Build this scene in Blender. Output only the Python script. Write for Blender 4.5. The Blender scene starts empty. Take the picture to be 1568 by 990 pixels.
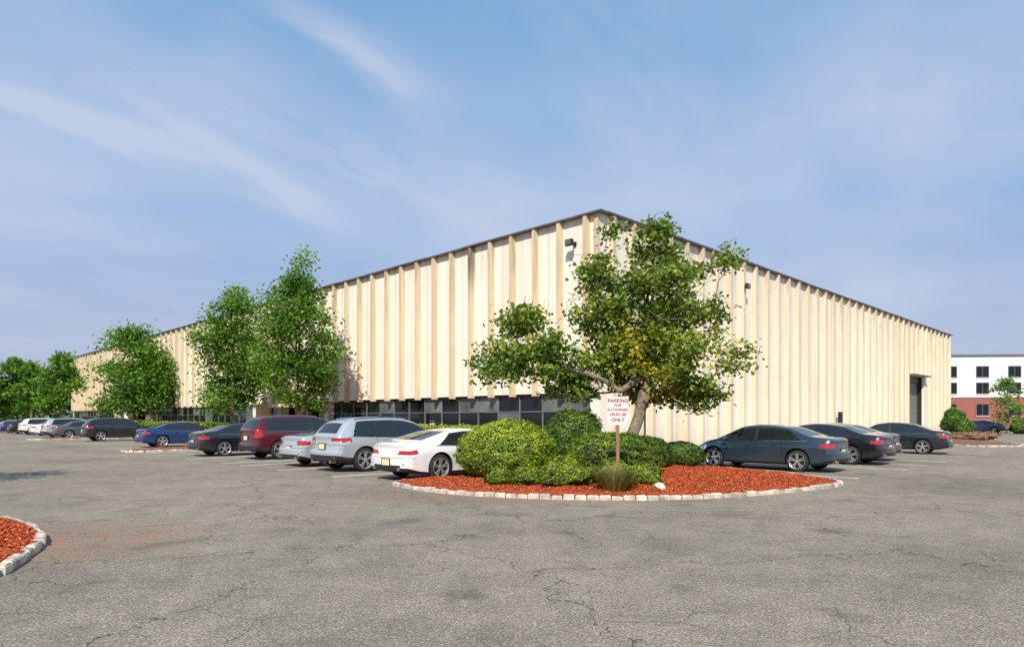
import bpy, bmesh, math, random
import numpy as np
from mathutils import Vector, noise, Matrix
random.seed(7); rng=np.random.default_rng(7)
sc=bpy.context.scene
COL=sc.collection
F=1016.0; CX=784.0; HY=640.0; CH=1.65
def P(px,py,d): return np.array([(px-CX)/F*d, d, CH-(py-HY)/F*d])
A=math.atan2(.703,.711); CA,SA=math.cos(A),math.sin(A)
C0=np.array([4.484,34.0])
def L2W(lx,ly): return (C0[0]+CA*lx-SA*ly, C0[1]+SA*lx+CA*ly)

# ---------------- node helpers
def N(nt,t,ins=None,**props):
    n=nt.nodes.new(t)
    for k,v in props.items(): setattr(n,k,v)
    for k,v in (ins or {}).items():
        s=n.inputs[k]
        if isinstance(v,bpy.types.NodeSocket): nt.links.new(v,s)
        else: s.default_value=v
    return n
def M(nt,op,a,b=0.0,c=None,clamp=False):
    ins={0:a,1:b}
    if c is not None: ins[2]=c
    n=N(nt,'ShaderNodeMath',ins,operation=op); n.use_clamp=clamp
    return n.outputs[0]
def mixc(nt,f,a,b,bt='MIX'):
    n=nt.nodes.new('ShaderNodeMix'); n.data_type='RGBA'; n.blend_type=bt
    for i,v in ((0,f),(6,a),(7,b)):
        s=n.inputs[i]
        if isinstance(v,bpy.types.NodeSocket): nt.links.new(v,s)
        else:
            s.default_value= v if i==0 else ((*v,1) if len(v)==3 else v)
    return n.outputs[2]
def ramp(nt,f,stops,interp='LINEAR'):
    n=nt.nodes.new('ShaderNodeValToRGB'); cr=n.color_ramp; cr.interpolation=interp
    while len(cr.elements)<len(stops): cr.elements.new(.5)
    for e,(p,c) in zip(cr.elements,stops):
        e.position=p; e.color=(c,c,c,1) if not hasattr(c,'__len__') else (*c,1)
    nt.links.new(f,n.inputs[0]); return n.outputs[0]
def mapr(nt,v,a,b,c=0.0,d=1.0):
    return N(nt,'ShaderNodeMapRange',{0:v,1:a,2:b,3:c,4:d}).outputs[0]
def newmat(name):
    m=bpy.data.materials.new(name); m.use_nodes=True; nt=m.node_tree
    b=nt.nodes['Principled BSDF']; return m,nt,b
def noise_t(nt,vec,scale,detail=3,rough=.5,dist=0.0):
    return N(nt,'ShaderNodeTexNoise',{'Vector':vec,'Scale':scale,'Detail':detail,'Roughness':rough,'Distortion':dist})
def objc(nt): return N(nt,'ShaderNodeTexCoord').outputs['Object']
def mapping(nt,v,scale=(1,1,1),rot=(0,0,0),loc=(0,0,0)):
    return N(nt,'ShaderNodeMapping',{'Vector':v,'Scale':scale,'Rotation':rot,'Location':loc}).outputs[0]
def simple(name,col,rough=.6,metal=0.0,var=.15,vs=3.0,coat=0.0,spec=.5,bump=0.0,bs=40):
    m,nt,b=newmat(name)
    v=objc(nt); n=noise_t(nt,v,vs,2)
    c=mixc(nt,mapr(nt,n.outputs[0],.3,.7),tuple(x*(1-var) for x in col),tuple(min(1,x*(1+var)) for x in col))
    nt.links.new(c,b.inputs['Base Color'])
    b.inputs['Roughness'].default_value=rough; b.inputs['Metallic'].default_value=metal
    b.inputs['Coat Weight'].default_value=coat; b.inputs['Coat Roughness'].default_value=.03
    b.inputs['Specular IOR Level'].default_value=spec
    if bump:
        nb=noise_t(nt,v,bs,2)
        bp=N(nt,'ShaderNodeBump',{'Height':nb.outputs[0],'Strength':bump,'Distance':.02})
        nt.links.new(bp.outputs[0],b.inputs['Normal'])
    return m

# ---------------- object helpers
def empty(name,loc=(0,0,0),rz=0):
    o=bpy.data.objects.new(name,None); COL.objects.link(o); o.location=loc; o.rotation_euler=(0,0,rz); o.empty_display_size=.3; return o
def link(name,me,parent=None,loc=(0,0,0),rot=(0,0,0)):
    o=bpy.data.objects.new(name,me); COL.objects.link(o); o.location=loc; o.rotation_euler=rot
    if parent: o.parent=parent
    return o
class MB:
    def __init__(s): s.v=[];s.f=[];s.m=[]
    def add(s,vs,fs,m=0):
        b=len(s.v); s.v+= [tuple(map(float,x)) for x in vs]; s.f+=[tuple(b+i for i in f) for f in fs]; s.m+=[m]*len(fs)
    def box(s,x0,x1,y0,y1,z0,z1,m=0):
        s.add([(x0,y0,z0),(x1,y0,z0),(x1,y1,z0),(x0,y1,z0),(x0,y0,z1),(x1,y0,z1),(x1,y1,z1),(x0,y1,z1)],
              [(0,3,2,1),(4,5,6,7),(0,1,5,4),(1,2,6,5),(2,3,7,6),(3,0,4,7)],m)
    def prism(s,poly,z0,z1,m=0):
        n=len(poly)
        s.add([(x,y,z0) for x,y in poly]+[(x,y,z1) for x,y in poly],
              [tuple(range(n-1,-1,-1)),tuple(range(n,2*n))]+[(i,(i+1)%n,n+(i+1)%n,n+i) for i in range(n)],m)
    def tube(s,p0,r0,p1,r1,m=0,k=6):
        p0=Vector(p0);p1=Vector(p1);d=(p1-p0)
        if d.length<1e-5: return
        d.normalize(); a=d.orthogonal().normalized(); b=d.cross(a)
        vs=[];
        for p,r in((p0,r0),(p1,r1)):
            for i in range(k):
                t=2*math.pi*i/k; vs.append(p+a*(math.cos(t)*r)+b*(math.sin(t)*r))
        s.add(vs,[(i,(i+1)%k,k+(i+1)%k,k+i) for i in range(k)]+[tuple(range(k-1,-1,-1)),tuple(range(k,2*k))],m)
    def lathe_y(s,prof,seg=32,m=0,cx=0,cy=0,cz=0,sgn=1):
        n=len(prof); vs=[]
        for i in range(seg):
            t=2*math.pi*i/seg
            for r,y in prof: vs.append((cx+r*math.cos(t),cy+y*sgn,cz+r*math.sin(t)))
        fs=[]
        for i in range(seg):
            for j in range(n-1):
                a=i*n+j;b=((i+1)%seg)*n+j; fs.append((a,b,b+1,a+1))
        s.add(vs,fs,m)
    def mesh(s,name,mats,smooth=False,fixn=False):
        me=bpy.data.meshes.new(name); me.from_pydata(s.v,[],s.f)
        for m in mats: me.materials.append(m)
        me.polygons.foreach_set('material_index',s.m)
        if fixn:
            bm=bmesh.new(); bm.from_mesh(me); bmesh.ops.recalc_face_normals(bm,faces=bm.faces); bm.to_mesh(me); bm.free()
        if smooth:
            me.shade_smooth(); me.set_sharp_from_angle(angle=math.radians(40))
        me.update(); return me
def quadmesh(name,V,mat,shade=None):
    n=V.shape[0]; k=V.shape[1]; me=bpy.data.meshes.new(name)
    me.vertices.add(n*k); me.vertices.foreach_set('co',V.reshape(-1).astype(np.float32))
    me.loops.add(n*k); me.loops.foreach_set('vertex_index',np.arange(n*k,dtype=np.int32))
    me.polygons.add(n); me.polygons.foreach_set('loop_start',np.arange(0,n*k,k,dtype=np.int32))
    me.update(calc_edges=True); me.validate()
    if shade is not None:
        a=me.attributes.new('shade','FLOAT','POINT'); a.data.foreach_set('value',np.repeat(shade,k).astype(np.float32))
    me.materials.append(mat); return me
def leafquads(c,nrm,size,aspect=.6):
    n=len(c); r=rng.normal(size=(n,3)); nrm=nrm/np.linalg.norm(nrm,axis=1,keepdims=True)
    u=np.cross(nrm,r); u/=np.linalg.norm(u,axis=1,keepdims=True)+1e-9; v=np.cross(nrm,u)
    s=(size*rng.uniform(.65,1.3,n))[:,None]
    return np.stack([c-u*s*.5,c-v*s*.5*aspect+nrm*s*.06,c+u*s*.5,c+v*s*.5*aspect+nrm*s*.06],axis=1)

# ---------------- materials
def leafmat(name,stops,trans=.3):
    m,nt,b=newmat(name)
    at=N(nt,'ShaderNodeAttribute',attribute_name='shade')
    c=ramp(nt,at.outputs['Fac'],stops)
    nt.links.new(c,b.inputs['Base Color']); b.inputs['Roughness'].default_value=.5
    b.inputs['Specular IOR Level'].default_value=.35
    if trans>0:
        tr=N(nt,'ShaderNodeBsdfTranslucent',{'Color':mixc(nt,1.0,c,(1.2,1.3,.5),'MULTIPLY')})
        mx=N(nt,'ShaderNodeMixShader',{0:trans,1:b.outputs[0],2:tr.outputs[0]})
        nt.links.new(mx.outputs[0],nt.nodes['Material Output'].inputs[0])
    return m
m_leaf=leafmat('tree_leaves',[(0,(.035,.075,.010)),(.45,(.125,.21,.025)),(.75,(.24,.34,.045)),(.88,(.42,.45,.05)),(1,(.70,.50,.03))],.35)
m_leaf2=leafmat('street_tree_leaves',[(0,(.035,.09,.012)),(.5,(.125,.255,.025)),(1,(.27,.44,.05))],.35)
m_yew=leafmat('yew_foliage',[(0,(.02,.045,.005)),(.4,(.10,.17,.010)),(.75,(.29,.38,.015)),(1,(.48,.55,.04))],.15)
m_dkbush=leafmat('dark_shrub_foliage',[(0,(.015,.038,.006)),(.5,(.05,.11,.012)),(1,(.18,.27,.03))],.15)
m_grassb=leafmat('ornamental_grass',[(0,(.08,.11,.02)),(.5,(.24,.25,.07)),(1,(.45,.38,.17))],.3)
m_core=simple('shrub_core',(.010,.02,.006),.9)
m_bark=simple('bark',(.23,.18,.13),.9,var=.4,vs=9,bump=.5)
m_far=leafmat('distant_foliage',[(0,(.06,.10,.035)),(1,(.16,.25,.08))],.1)

def asphalt():
    m,nt,b=newmat('asphalt'); v=objc(nt)
    fine=noise_t(nt,v,52,2,.75).outputs[0]; vf=noise_t(nt,v,15,2,.8).outputs[0]
    big=noise_t(nt,v,.22,5,.65).outputs[0]; mid=noise_t(nt,v,1.7,4,.7).outputs[0]
    c=ramp(nt,fine,[(.3,(.105,.086,.062)),(.43,(.235,.203,.155)),(.56,(.335,.292,.228)),(.68,(.60,.54,.44))])
    c=mixc(nt,mapr(nt,vf,.42,.62,0,.38),c,(.18,.152,.115))
    c=mixc(nt,1.0,c,ramp(nt,big,[(.3,.74),(.5,1.0),(.72,1.15)]),'MULTIPLY')
    c=mixc(nt,1.0,c,ramp(nt,mid,[(.3,.82),(.6,1.08)]),'MULTIPLY')
    nv=noise_t(nt,v,1.3,4,.7)
    mk1=noise_t(nt,mapping(nt,v,loc=(9,0,0)),.35,3,.6).outputs[0]
    def crack(scale,w,mk,seed,dist):
        off=N(nt,'ShaderNodeVectorMath',{0:nv.outputs['Color'],3:dist},operation='SCALE')
        pv=N(nt,'ShaderNodeVectorMath',{0:v,1:off.outputs[0]},operation='ADD').outputs[0]
        pv=mapping(nt,pv,loc=(seed,seed,0))
        vo=N(nt,'ShaderNodeTexVoronoi',{'Vector':pv,'Scale':scale},feature='DISTANCE_TO_EDGE',voronoi_dimensions='2D')
        return M(nt,'MULTIPLY',mapr(nt,vo.outputs[0],w*.3,w,1,0),mk)
    cr=M(nt,'MAXIMUM',crack(.25,.0036,mapr(nt,mk1,.34,.46,.15,.9),3.0,1.3),crack(1.0,.009,mapr(nt,mk1,.48,.56,0,.7),11.0,.6))
    c=mixc(nt,M(nt,'MULTIPLY',cr,.8),c,(.055,.046,.037))
    sp=N(nt,'ShaderNodeSeparateXYZ',{0:v})
    def stain(x,y,rx,ry):
        dx=M(nt,'DIVIDE',M(nt,'SUBTRACT',sp.outputs[0],x),rx); dy=M(nt,'DIVIDE',M(nt,'SUBTRACT',sp.outputs[1],y),ry)
        d=M(nt,'ADD',M(nt,'MULTIPLY',dx,dx),M(nt,'MULTIPLY',dy,dy))
        return mapr(nt,d,0,1,1,0)
    s=M(nt,'MAXIMUM',stain(-6.0,8.9,2.0,2.0),stain(.2,13.9,4.5,1.3))
    s=M(nt,'MULTIPLY',s,mapr(nt,mid,.38,.62,0,.7))
    c=mixc(nt,s,c,(.32,.15,.09))
    oil=mapr(nt,noise_t(nt,mapping(nt,v,loc=(40,7,0)),1.0,2,.5).outputs[0],.62,.74,0,.45)
    c=mixc(nt,oil,c,(.10,.084,.066))
    nt.links.new(c,b.inputs['Base Color']); b.inputs['Roughness'].default_value=.95
    b.inputs['Specular IOR Level'].default_value=.12
    h=M(nt,'SUBTRACT',fine,M(nt,'MULTIPLY',cr,1.5))
    bp=N(nt,'ShaderNodeBump',{'Height':h,'Strength':.6,'Distance':.02}); nt.links.new(bp.outputs[0],b.inputs['Normal'])
    return m
m_asph=asphalt()
m_grass=simple('grass_ground',(.12,.18,.05),.95,var=.4,vs=.6,bump=.5)
m_mulch,nt,b=newmat('red_mulch'); v=objc(nt)
n1=noise_t(nt,v,22,3,.8).outputs[0]
c=ramp(nt,n1,[(.3,(.15,.024,.007)),(.5,(.48,.080,.018)),(.7,(.70,.16,.042))])
nt.links.new(c,b.inputs['Base Color']); b.inputs['Roughness'].default_value=.95
bp=N(nt,'ShaderNodeBump',{'Height':n1,'Strength':1.0,'Distance':.05}); nt.links.new(bp.outputs[0],b.inputs['Normal'])
m_chip=leafmat('mulch_chips',[(0,(.18,.028,.007)),(.5,(.53,.09,.02)),(1,(.80,.22,.065))],0.0)
m_brownmulch=simple('brown_mulch',(.20,.10,.06),.95,var=.4,vs=5,bump=.6)
m_kerb=simple('belgian_block',(.52,.45,.365),.85,var=.45,vs=4,bump=.6,bs=30)
m_conc=simple('concrete_slab',(.5,.46,.4),.85,var=.15,vs=1)
m_line=simple('road_paint',(.85,.83,.77),.8,var=.15,vs=6)

def wallmat(name,base,dirt,axis_amt=.25,topd=.5,seed=0):
    m,nt,b=newmat(name); v=objc(nt); sp=N(nt,'ShaderNodeSeparateXYZ',{0:v})
    st=noise_t(nt,mapping(nt,v,scale=(1.6,1.6,.07),loc=(seed,0,0)),2.2,4,.65).outputs[0]
    blot=noise_t(nt,mapping(nt,v,loc=(0,seed,3)),.5,4,.65).outputs[0]
    f=mapr(nt,st,.42,.75,0,axis_amt)
    c=mixc(nt,f,base,dirt)
    cell=N(nt,'ShaderNodeTexWhiteNoise',{'Vector':N(nt,'ShaderNodeCombineXYZ',{
        0:M(nt,'FLOOR',M(nt,'DIVIDE',sp.outputs[0],1.816)),1:M(nt,'FLOOR',M(nt,'DIVIDE',sp.outputs[1],1.816))}).outputs[0]}).outputs[0]
    c=mixc(nt,1.0,c,ramp(nt,cell,[(0,(.89,.87,.83)),(1,(1.0,1.0,1.0))]),'MULTIPLY')
    c=mixc(nt,mapr(nt,blot,.45,.75,0,.22),c,dirt)
    st2=noise_t(nt,mapping(nt,v,scale=(2.2,2.2,.12),loc=(seed+9,4,0)),2.5,4,.7).outputs[0]
    topf=M(nt,'MULTIPLY',mapr(nt,sp.outputs[2],8.0,12.2,0,1),mapr(nt,st2,.47,.66,0,topd))
    c=mixc(nt,topf,c,tuple(x*.5 for x in dirt))
    low=M(nt,'MULTIPLY',mapr(nt,sp.outputs[2],1.6,0,0,1),mapr(nt,st2,.35,.6,0,.3))
    c=mixc(nt,low,c,tuple(x*.7 for x in dirt))
    dy=M(nt,'ABSOLUTE',M(nt,'SUBTRACT',sp.outputs[1],9.86))
    s1=M(nt,'MULTIPLY',mapr(nt,dy,.12,.35,.9,0),mapr(nt,sp.outputs[2],9.3,11.4,0,1))
    c=mixc(nt,M(nt,'MULTIPLY',s1,mapr(nt,st2,.3,.55,.4,1)),c,(.07,.045,.03))
    nt.links.new(c,b.inputs['Base Color']); b.inputs['Roughness'].default_value=.85
    nb=noise_t(nt,v,14,3,.7).outputs[0]
    bp=N(nt,'ShaderNodeBump',{'Height':nb,'Strength':.2,'Distance':.02}); nt.links.new(bp.outputs[0],b.inputs['Normal'])
    return m
m_wall=wallmat('painted_concrete_panel',(.91,.845,.735),(.68,.55,.385),.32,.45)
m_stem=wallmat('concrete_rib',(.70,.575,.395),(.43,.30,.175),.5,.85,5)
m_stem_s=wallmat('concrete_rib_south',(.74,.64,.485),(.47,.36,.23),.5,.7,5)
m_coping=simple('metal_coping',(.13,.125,.12),.5,.3)
m_wglass=simple('window_glass',(.008,.011,.014),.04,var=.3,vs=.3,spec=.45)
m_blind=simple('window_blind_glass',(.13,.15,.14),.12,var=.5,vs=.5,spec=.4)
m_alum=simple('window_frame',(.035,.034,.033),.45,.3)
m_door=simple('rolling_door',(.24,.225,.205),.6,.2)
m_stone=simple('entrance_stone',(.22,.13,.08),.8,var=.3,vs=2)
m_dark=simple('black_plastic',(.02,.02,.021),.55)
m_roof=simple('roof_membrane',(.3,.29,.28),.9)
m_whitep=simple('white_paint',(.80,.80,.77),.5)
m_redp=simple('red_paint',(.40,.015,.02),.5)
m_wood=simple('wood_post',(.30,.15,.075),.8,var=.3,vs=12)

# ---------------- world and sun
AZ=(-.15,-.989); EL=math.radians(41)
w=bpy.data.worlds.new("World"); sc.world=w; w.use_nodes=True; nt=w.node_tree
bg=nt.nodes['Background']
sky=N(nt,'ShaderNodeTexSky',sky_type='NISHITA'); sky.sun_disc=False; sky.sun_elevation=EL
sky.sun_rotation=math.atan2(AZ[0],AZ[1]); sky.air_density=1.0; sky.dust_density=1.6; sky.ozone_density=1.6; sky.altitude=0
gen=N(nt,'ShaderNodeTexCoord').outputs['Generated']
sp=N(nt,'ShaderNodeSeparateXYZ',{0:gen}); zz=M(nt,'MAXIMUM',sp.outputs[2],0.0)
zd=M(nt,'ADD',zz,.12)
pxn=M(nt,'DIVIDE',sp.outputs[0],zd); pyn=M(nt,'DIVIDE',sp.outputs[1],zd)
u=M(nt,'ADD',M(nt,'MULTIPLY',pxn,.56),M(nt,'MULTIPLY',pyn,.83))
vv=M(nt,'SUBTRACT',M(nt,'MULTIPLY',pxn,.83),M(nt,'MULTIPLY',pyn,.56))
def uvn(su,sv,w0,scale,det,rough,dist=.3):
    return noise_t(nt,N(nt,'ShaderNodeCombineXYZ',{0:M(nt,'MULTIPLY',u,su),1:M(nt,'MULTIPLY',vv,sv),2:w0}).outputs[0],scale,det,rough,dist).outputs[0]
cn=uvn(.6,1.3,0.0,1.3,4,.5)
fine=uvn(1.5,4.0,3.0,2.0,5,.6,.5)
broad=uvn(.7,.8,9.0,1.1,3,.45)
cl=M(nt,'MULTIPLY',mapr(nt,cn,.42,.72,0,.42),mapr(nt,fine,.3,.7,.5,1))
cl=M(nt,'ADD',cl,mapr(nt,broad,.38,.68,0,.5))
fw=M(nt,'MULTIPLY',M(nt,'SUBTRACT',fine,.5),.16)
cw=M(nt,'MULTIPLY',M(nt,'SUBTRACT',cn,.5),.4)
def wisp(v0,wd,u0,u1,amp,slope=0.0):
    d=M(nt,'ADD',M(nt,'SUBTRACT',vv,v0),M(nt,'ADD',fw,cw)); d=M(nt,'ADD',d,M(nt,'MULTIPLY',M(nt,'SUBTRACT',u,u0),slope))
    d=M(nt,'DIVIDE',d,wd); g=M(nt,'POWER',2.718,M(nt,'MULTIPLY',M(nt,'MULTIPLY',d,d),-1.0))
    e=M(nt,'MULTIPLY',mapr(nt,u,u0-.18,u0+.1),mapr(nt,u,u1-.12,u1+.18,1,0))
    return M(nt,'MULTIPLY',M(nt,'MULTIPLY',g,e),M(nt,'MULTIPLY',mapr(nt,fine,.3,.62,.25,1),amp))
for a in ((-1.86,.07,.58,1.0,.8),(-1.13,.065,.86,1.2,.65),(-1.68,.09,.85,1.55,.6,.25),(-1.35,.12,.9,1.6,.3,.1),(-.55,.15,.9,1.6,.22)):
    cl=M(nt,'ADD',cl,wisp(*a))
cl=M(nt,'MINIMUM',M(nt,'MULTIPLY',cl,mapr(nt,zz,0.0,.14,.15,1)),.8)
grad=ramp(nt,zz,[(0,(.46,.51,.67)),(.12,(.43,.51,.72)),(.28,(.30,.49,.78)),(.5,(.175,.41,.73)),(1,(.10,.25,.52))])
grad=mixc(nt,1.0,grad,(10,10,10),'MULTIPLY')
skyc=mixc(nt,.88,sky.outputs[0],grad)
skyc=mixc(nt,cl,skyc,(5.9,6.5,8.1))
nt.links.new(skyc,bg.inputs[0]); bg.inputs[1].default_value=.1
for n_ in nt.nodes:
    if n_.bl_idname=='ShaderNodeMix': n_.clamp_result=False
sl=bpy.data.lights.new('sun','SUN'); sl.energy=5.0; sl.angle=math.radians(.53); sl.color=(1,.94,.84)
so=bpy.data.objects.new('sun',sl); COL.objects.link(so)
dv=Vector((AZ[0]*math.cos(EL),AZ[1]*math.cos(EL),math.sin(EL))).normalized()
so.rotation_euler=dv.to_track_quat('Z','Y').to_euler(); so.location=(0,-10,40)
sc.view_settings.view_transform='Standard'; sc.view_settings.look='None'; sc.view_settings.exposure=0

# ---------------- camera
cam=bpy.data.cameras.new('camera'); co=bpy.data.objects.new('camera',cam); COL.objects.link(co)
co.location=(0,0,CH); co.rotation_euler=(math.pi/2,0,0); cam.lens=23.33; cam.sensor_width=36; cam.shift_y=.0925; cam.clip_end=3000; cam.clip_start=.1
sc.camera=co

# ---------------- ground
def sheet(name,x0,x1,y0,y1,z,mat,parent=None):
    b=MB(); b.add([(x0,y0,z),(x1,y0,z),(x1,y1,z),(x0,y1,z)],[(0,1,2,3)]); return link(name,b.mesh(name,[mat]),parent)
sheet('ground',-1500,1500,-300,2500,0,m_grass)
sheet('parking_lot',-140,125,-30,170,.004,m_asph)
lot=empty('parking_lines',(C0[0],C0[1],0),A)
b=MB()
for ly in (-8.7,-4.25,-.85,1.95,3.6,7.3,10.9,13.3,17,19.6,22.2,25,27.6,30.2,33,36,44,46.8,49.4,52,54.6,57.2,60):
    b.box(-17.6,-12.0,ly-.06,ly+.06,.008,.0081)
for lx in (-7.6,-3.2,-.6,2.0,6.8,9.4,12,14.6,17.2,19.8,22.4,25):
    b.box(lx-.06,lx+.06,-14.8,-9.2,.008,.0081)
link('stall_lines',b.mesh('stall_lines',[m_line]),lot)

# ---------------- planting islands
def chaikin(p,n=2):
    p=np.array(p,float)
    for _ in range(n):
        q=np.roll(p,-1,0); p=np.stack([p*.75+q*.25,p*.25+q*.75],1).reshape(-1,2)
    return p
def island(name,per,hill=.22,chips=0,mat=None,block=.24):
    e=empty(name); per=chaikin(per,2); c=per.mean(0)
    K=14; vs=[];fs=[]; n=len(per)
    for k in range(K+1):
        s=k/K
        for p in per:
            q=c+(p-c)*(s if k else .0001); z=.09+hill*(1-s**2.2)+ (noise.noise(Vector((q[0]*1.5,q[1]*1.5,0)))*.06 if k<K else 0)
            vs.append((q[0],q[1],z))
    for k in range(K):
        for i in range(n): a=k*n+i;b_=k*n+(i+1)%n; fs.append((a,b_,b_+n,a+n))
    mb=MB(); mb.add(vs,fs); link('mulch_bed',mb.mesh('mulch_bed',[mat or m_mulch],True),e)
    seg=np.roll(per,-1,0)-per; ln=np.hypot(seg[:,0],seg[:,1]); tot=ln.sum(); cum=np.concatenate([[0],np.cumsum(ln)])
    nb=int(tot/block); kb=MB()
    for i in range(nb):
        t=(i+.5)/nb*tot; j=min(np.searchsorted(cum,t)-1,n-1); f=(t-cum[j])/ln[j]; p=per[j]+seg[j]*f; d=seg[j]/ln[j]; o=np.array([d[1],-d[0]])
        hl=tot/nb/2-.005-random.uniform(0,.009); wd=.065+random.uniform(-.012,.01); h=.10+random.uniform(-.02,.012); p=p+o*random.uniform(-.015,.015)
        r=.02; vs=[]
        for (z,kk) in ((-.05,0),(h-r,0),(h,r)):
            for sx,sy in((-1,-1),(1,-1),(1,1),(-1,1)):
                q=p+d*sx*(hl-kk)+o*sy*(wd-kk); vs.append((q[0]+random.uniform(-.005,.005),q[1]+random.uniform(-.005,.005),z+random.uniform(-.005,.005)))
        kb.add(vs,[(0,1,5,4),(1,2,6,5),(2,3,7,6),(3,0,4,7),(4,5,9,8),(5,6,10,9),(6,7,11,10),(7,4,8,11),(8,9,10,11)])
    link('kerb_blocks',kb.mesh('kerb_blocks',[m_kerb],fixn=True),e)
    if chips:
        idx=rng.integers(0,n,chips); s=np.sqrt(rng.uniform(0,1,chips))*.985; f=rng.uniform(0,1,chips)[:,None]
        q=c+(per[idx]*(1-f)+np.roll(per,-1,0)[idx]*f-c)*s[:,None]
        z=.10+hill*(1-s**2.2)+np.array([noise.noise(Vector((a*1.5,b_*1.5,0)))*.06 for a,b_ in q])*(s<.93)
        nr=rng.normal(size=(chips,3))*.5+np.array([0,0,1])
        link('mulch_chips',quadmesh('mulch_chips',leafquads(np.column_stack([q,z]),nr,.06,.35),m_chip,rng.uniform(0,1,chips)),e)
    return e
isl=[(-3.0,16.35),(-2.16,15.2),(-1.18,14.3),(.22,13.65),(1.8,13.35),(3.14,13.4),(4.62,13.85),(6.07,14.7),(7.4,15.6),(8.3,16.5),(8.1,18.2),(7.5,19.9),(6.7,21.3),(5.3,22.9),(3.6,22.7),(.8,20.0),(-1.5,17.75),(-2.7,17.0)]
island('planting_island',isl,.16,34000)
island('planting_island',[(-8.1,10.55),(-7.0,9.7),(-6.15,8.7),(-5.65,7.6),(-5.3,6.7),(-5.5,5.6),(-7,4.6),(-10,4.3),(-15,5),(-15,10.5),(-12,11.6),(-9.6,11.3)],.1,24000)
island('planting_island',[(-15.6+1.4*math.cos(t),13.6+1.4*math.sin(t)) for t in np.linspace(0,2*math.pi,9)[:-1]],.1,0)
def lring(x0,x1,y0,y1):
    pts=[(x0,y0),((x0+x1)/2,y0),(x1,y0),(x1,(y0+y1)/2),(x1,y1),((x0+x1)/2,y1),(x0,y1),(x0-.8,(y0+y1)/2)]
    return [L2W(*p) for p in pts]
island('planting_island',lring(-17.2,-11.6,14.3,16.4),.08,1500,m_brownmulch)
island('planting_island',lring(-17.2,-11.6,39.2,41.8),.08,0,m_brownmulch)
island('planting_strip',lring(-10.4,-1.8,-1.5,27.5),.1,0,m_mulch,.3)
island('planting_strip',lring(-10.4,-1.8,36.0,110),.1,0,m_grass,.5)
b=MB(); b.box(-1.6,72,-3.2,-1.0,.0,.13); e=empty('sidewalk',(C0[0],C0[1],0),A); link('walk_slab',b.mesh('walk_slab',[m_conc]),e)
island('planting_island',[(25.6,38.2),(29.5,38.2),(31.5,41),(34,50),(32,56),(27.5,46)],.12,0,m_brownmulch)

# ---------------- warehouse
HT=12.16; WT=3.02; PIT=1.816; LL=117.2; LR=72.6
wh=empty('warehouse_building',(C0[0],C0[1],0),A)
b=MB()
g0,g1,gz=54.3,60.6,6.35
b.box(0,.25,.25,LL,WT,HT,0)
b.box(0,g0,0,.25,0,HT,0); b.box(g1,LR,0,.25,0,HT,0); b.box(g0,g1,0,.25,gz,HT,0)
b.box(LR-.25,LR,.25,LL,0,HT,0); b.box(.25,LR-.25,LL-.25,LL,0,HT,0)
link('wall_panels',b.mesh('wall_panels',[m_wall]),wh)
b=MB(); D=.29
def stemL(y,w0=.17,w1=.11,z0=WT-.14): b.prism([(.03,y-w0),(-D,y-w1),(-D,y+w1),(.03,y+w0)],z0,HT,0)
def stemR(x,w0=.19,w1=.12,z0=0): b.prism([(x-w0,.03),(x+w0,.03),(x+w1,-D),(x-w1,-D)],z0,HT,1)
y=.78
while y<LL-.3: stemL(y); y+=PIT
b.prism([(-.001,-.001),(-.12,-.001),(-.12,.28),(-.001,.32)],WT-.14,HT,0)
x=.95
while x<LR-.3:
    stemR(x,z0=(gz+.15 if g0-.35<x<g1+.35 else 0)); x+=PIT
link('wall_ribs',b.mesh('wall_ribs',[m_stem,m_stem_s],fixn=True),wh)
b=MB()
y=.78+PIT*.5
k=0
while y<LL-1:
    if k%2==1: b.box(-.004,.0,y-.012,y+.012,WT,HT,0)
    y+=PIT;k+=1
x=.95+PIT*.5;k=0
while x<LR-1:
    if k%2==1 and not(g0-.1<x<g1+.1): b.box(x-.012,x+.012,-.004,.0,0,HT,0)
    x+=PIT;k+=1
link('panel_joints',b.mesh('panel_joints',[simple('joint_sealant',(.42,.34,.24),.8)]),wh)
b=MB()
seg=3.632; t=-.34
while t<LL:
    dz=random.uniform(-.015,.02); b.box(-.34,.3,t+.01,min(t+seg-.01,LL),HT+.003+dz,HT+.085+dz,0); t+=seg
t=.3
while t<LR:
    dz=random.uniform(-.02,.03); b.box(t+.01,min(t+seg-.01,LR+.05),-.34,.3,HT+.003+dz,HT+.09+dz,0); t+=seg
link('coping',b.mesh('coping',[m_coping]),wh)
b=MB(); b.box(.25,LR-.25,.25,LL-.25,HT-.4,HT-.3); link('roof',b.mesh('roof',[m_roof]),wh)
# window band
b=MB(); gx=.30
ent=[(27.6,35.4),(74,80)]
b.box(.0,.25,.25,.6,0,WT,4)
y=.6
while y<LL-1:
    y1=min(y+1.8,LL)
    inent=any(a-.9<(y+y1)/2<c+.9 for a,c in ent)
    solid=(38<y<41) or (82<y<85)
    if solid: b.box(.1,.4,y,y1,0,WT,4)
    elif not inent:
        b.box(gx,gx+.03,y+.05,y1-.05,.55,2.0,1 if random.random()<.9 else 2)
        b.box(gx,gx+.03,y+.05,y1-.05,2.06,WT-.12,2 if random.random()<.4 else 1)
        b.box(gx-.06,gx+.05,y-.035,y+.035,.5,WT-.1,7)
        b.box(gx-.05,gx+.045,y+.035,y1-.035,2.0,2.05,7)
        b.box(gx-.05,gx+.045,y+.035,y1-.035,.5,.55,3)
        b.box(.12,gx-.062,y,y1,0,.5,0)
        b.box(gx-.05,gx+.045,y+.035,y1-.035,WT-.12,WT-.02,3)
    y=y1
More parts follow.
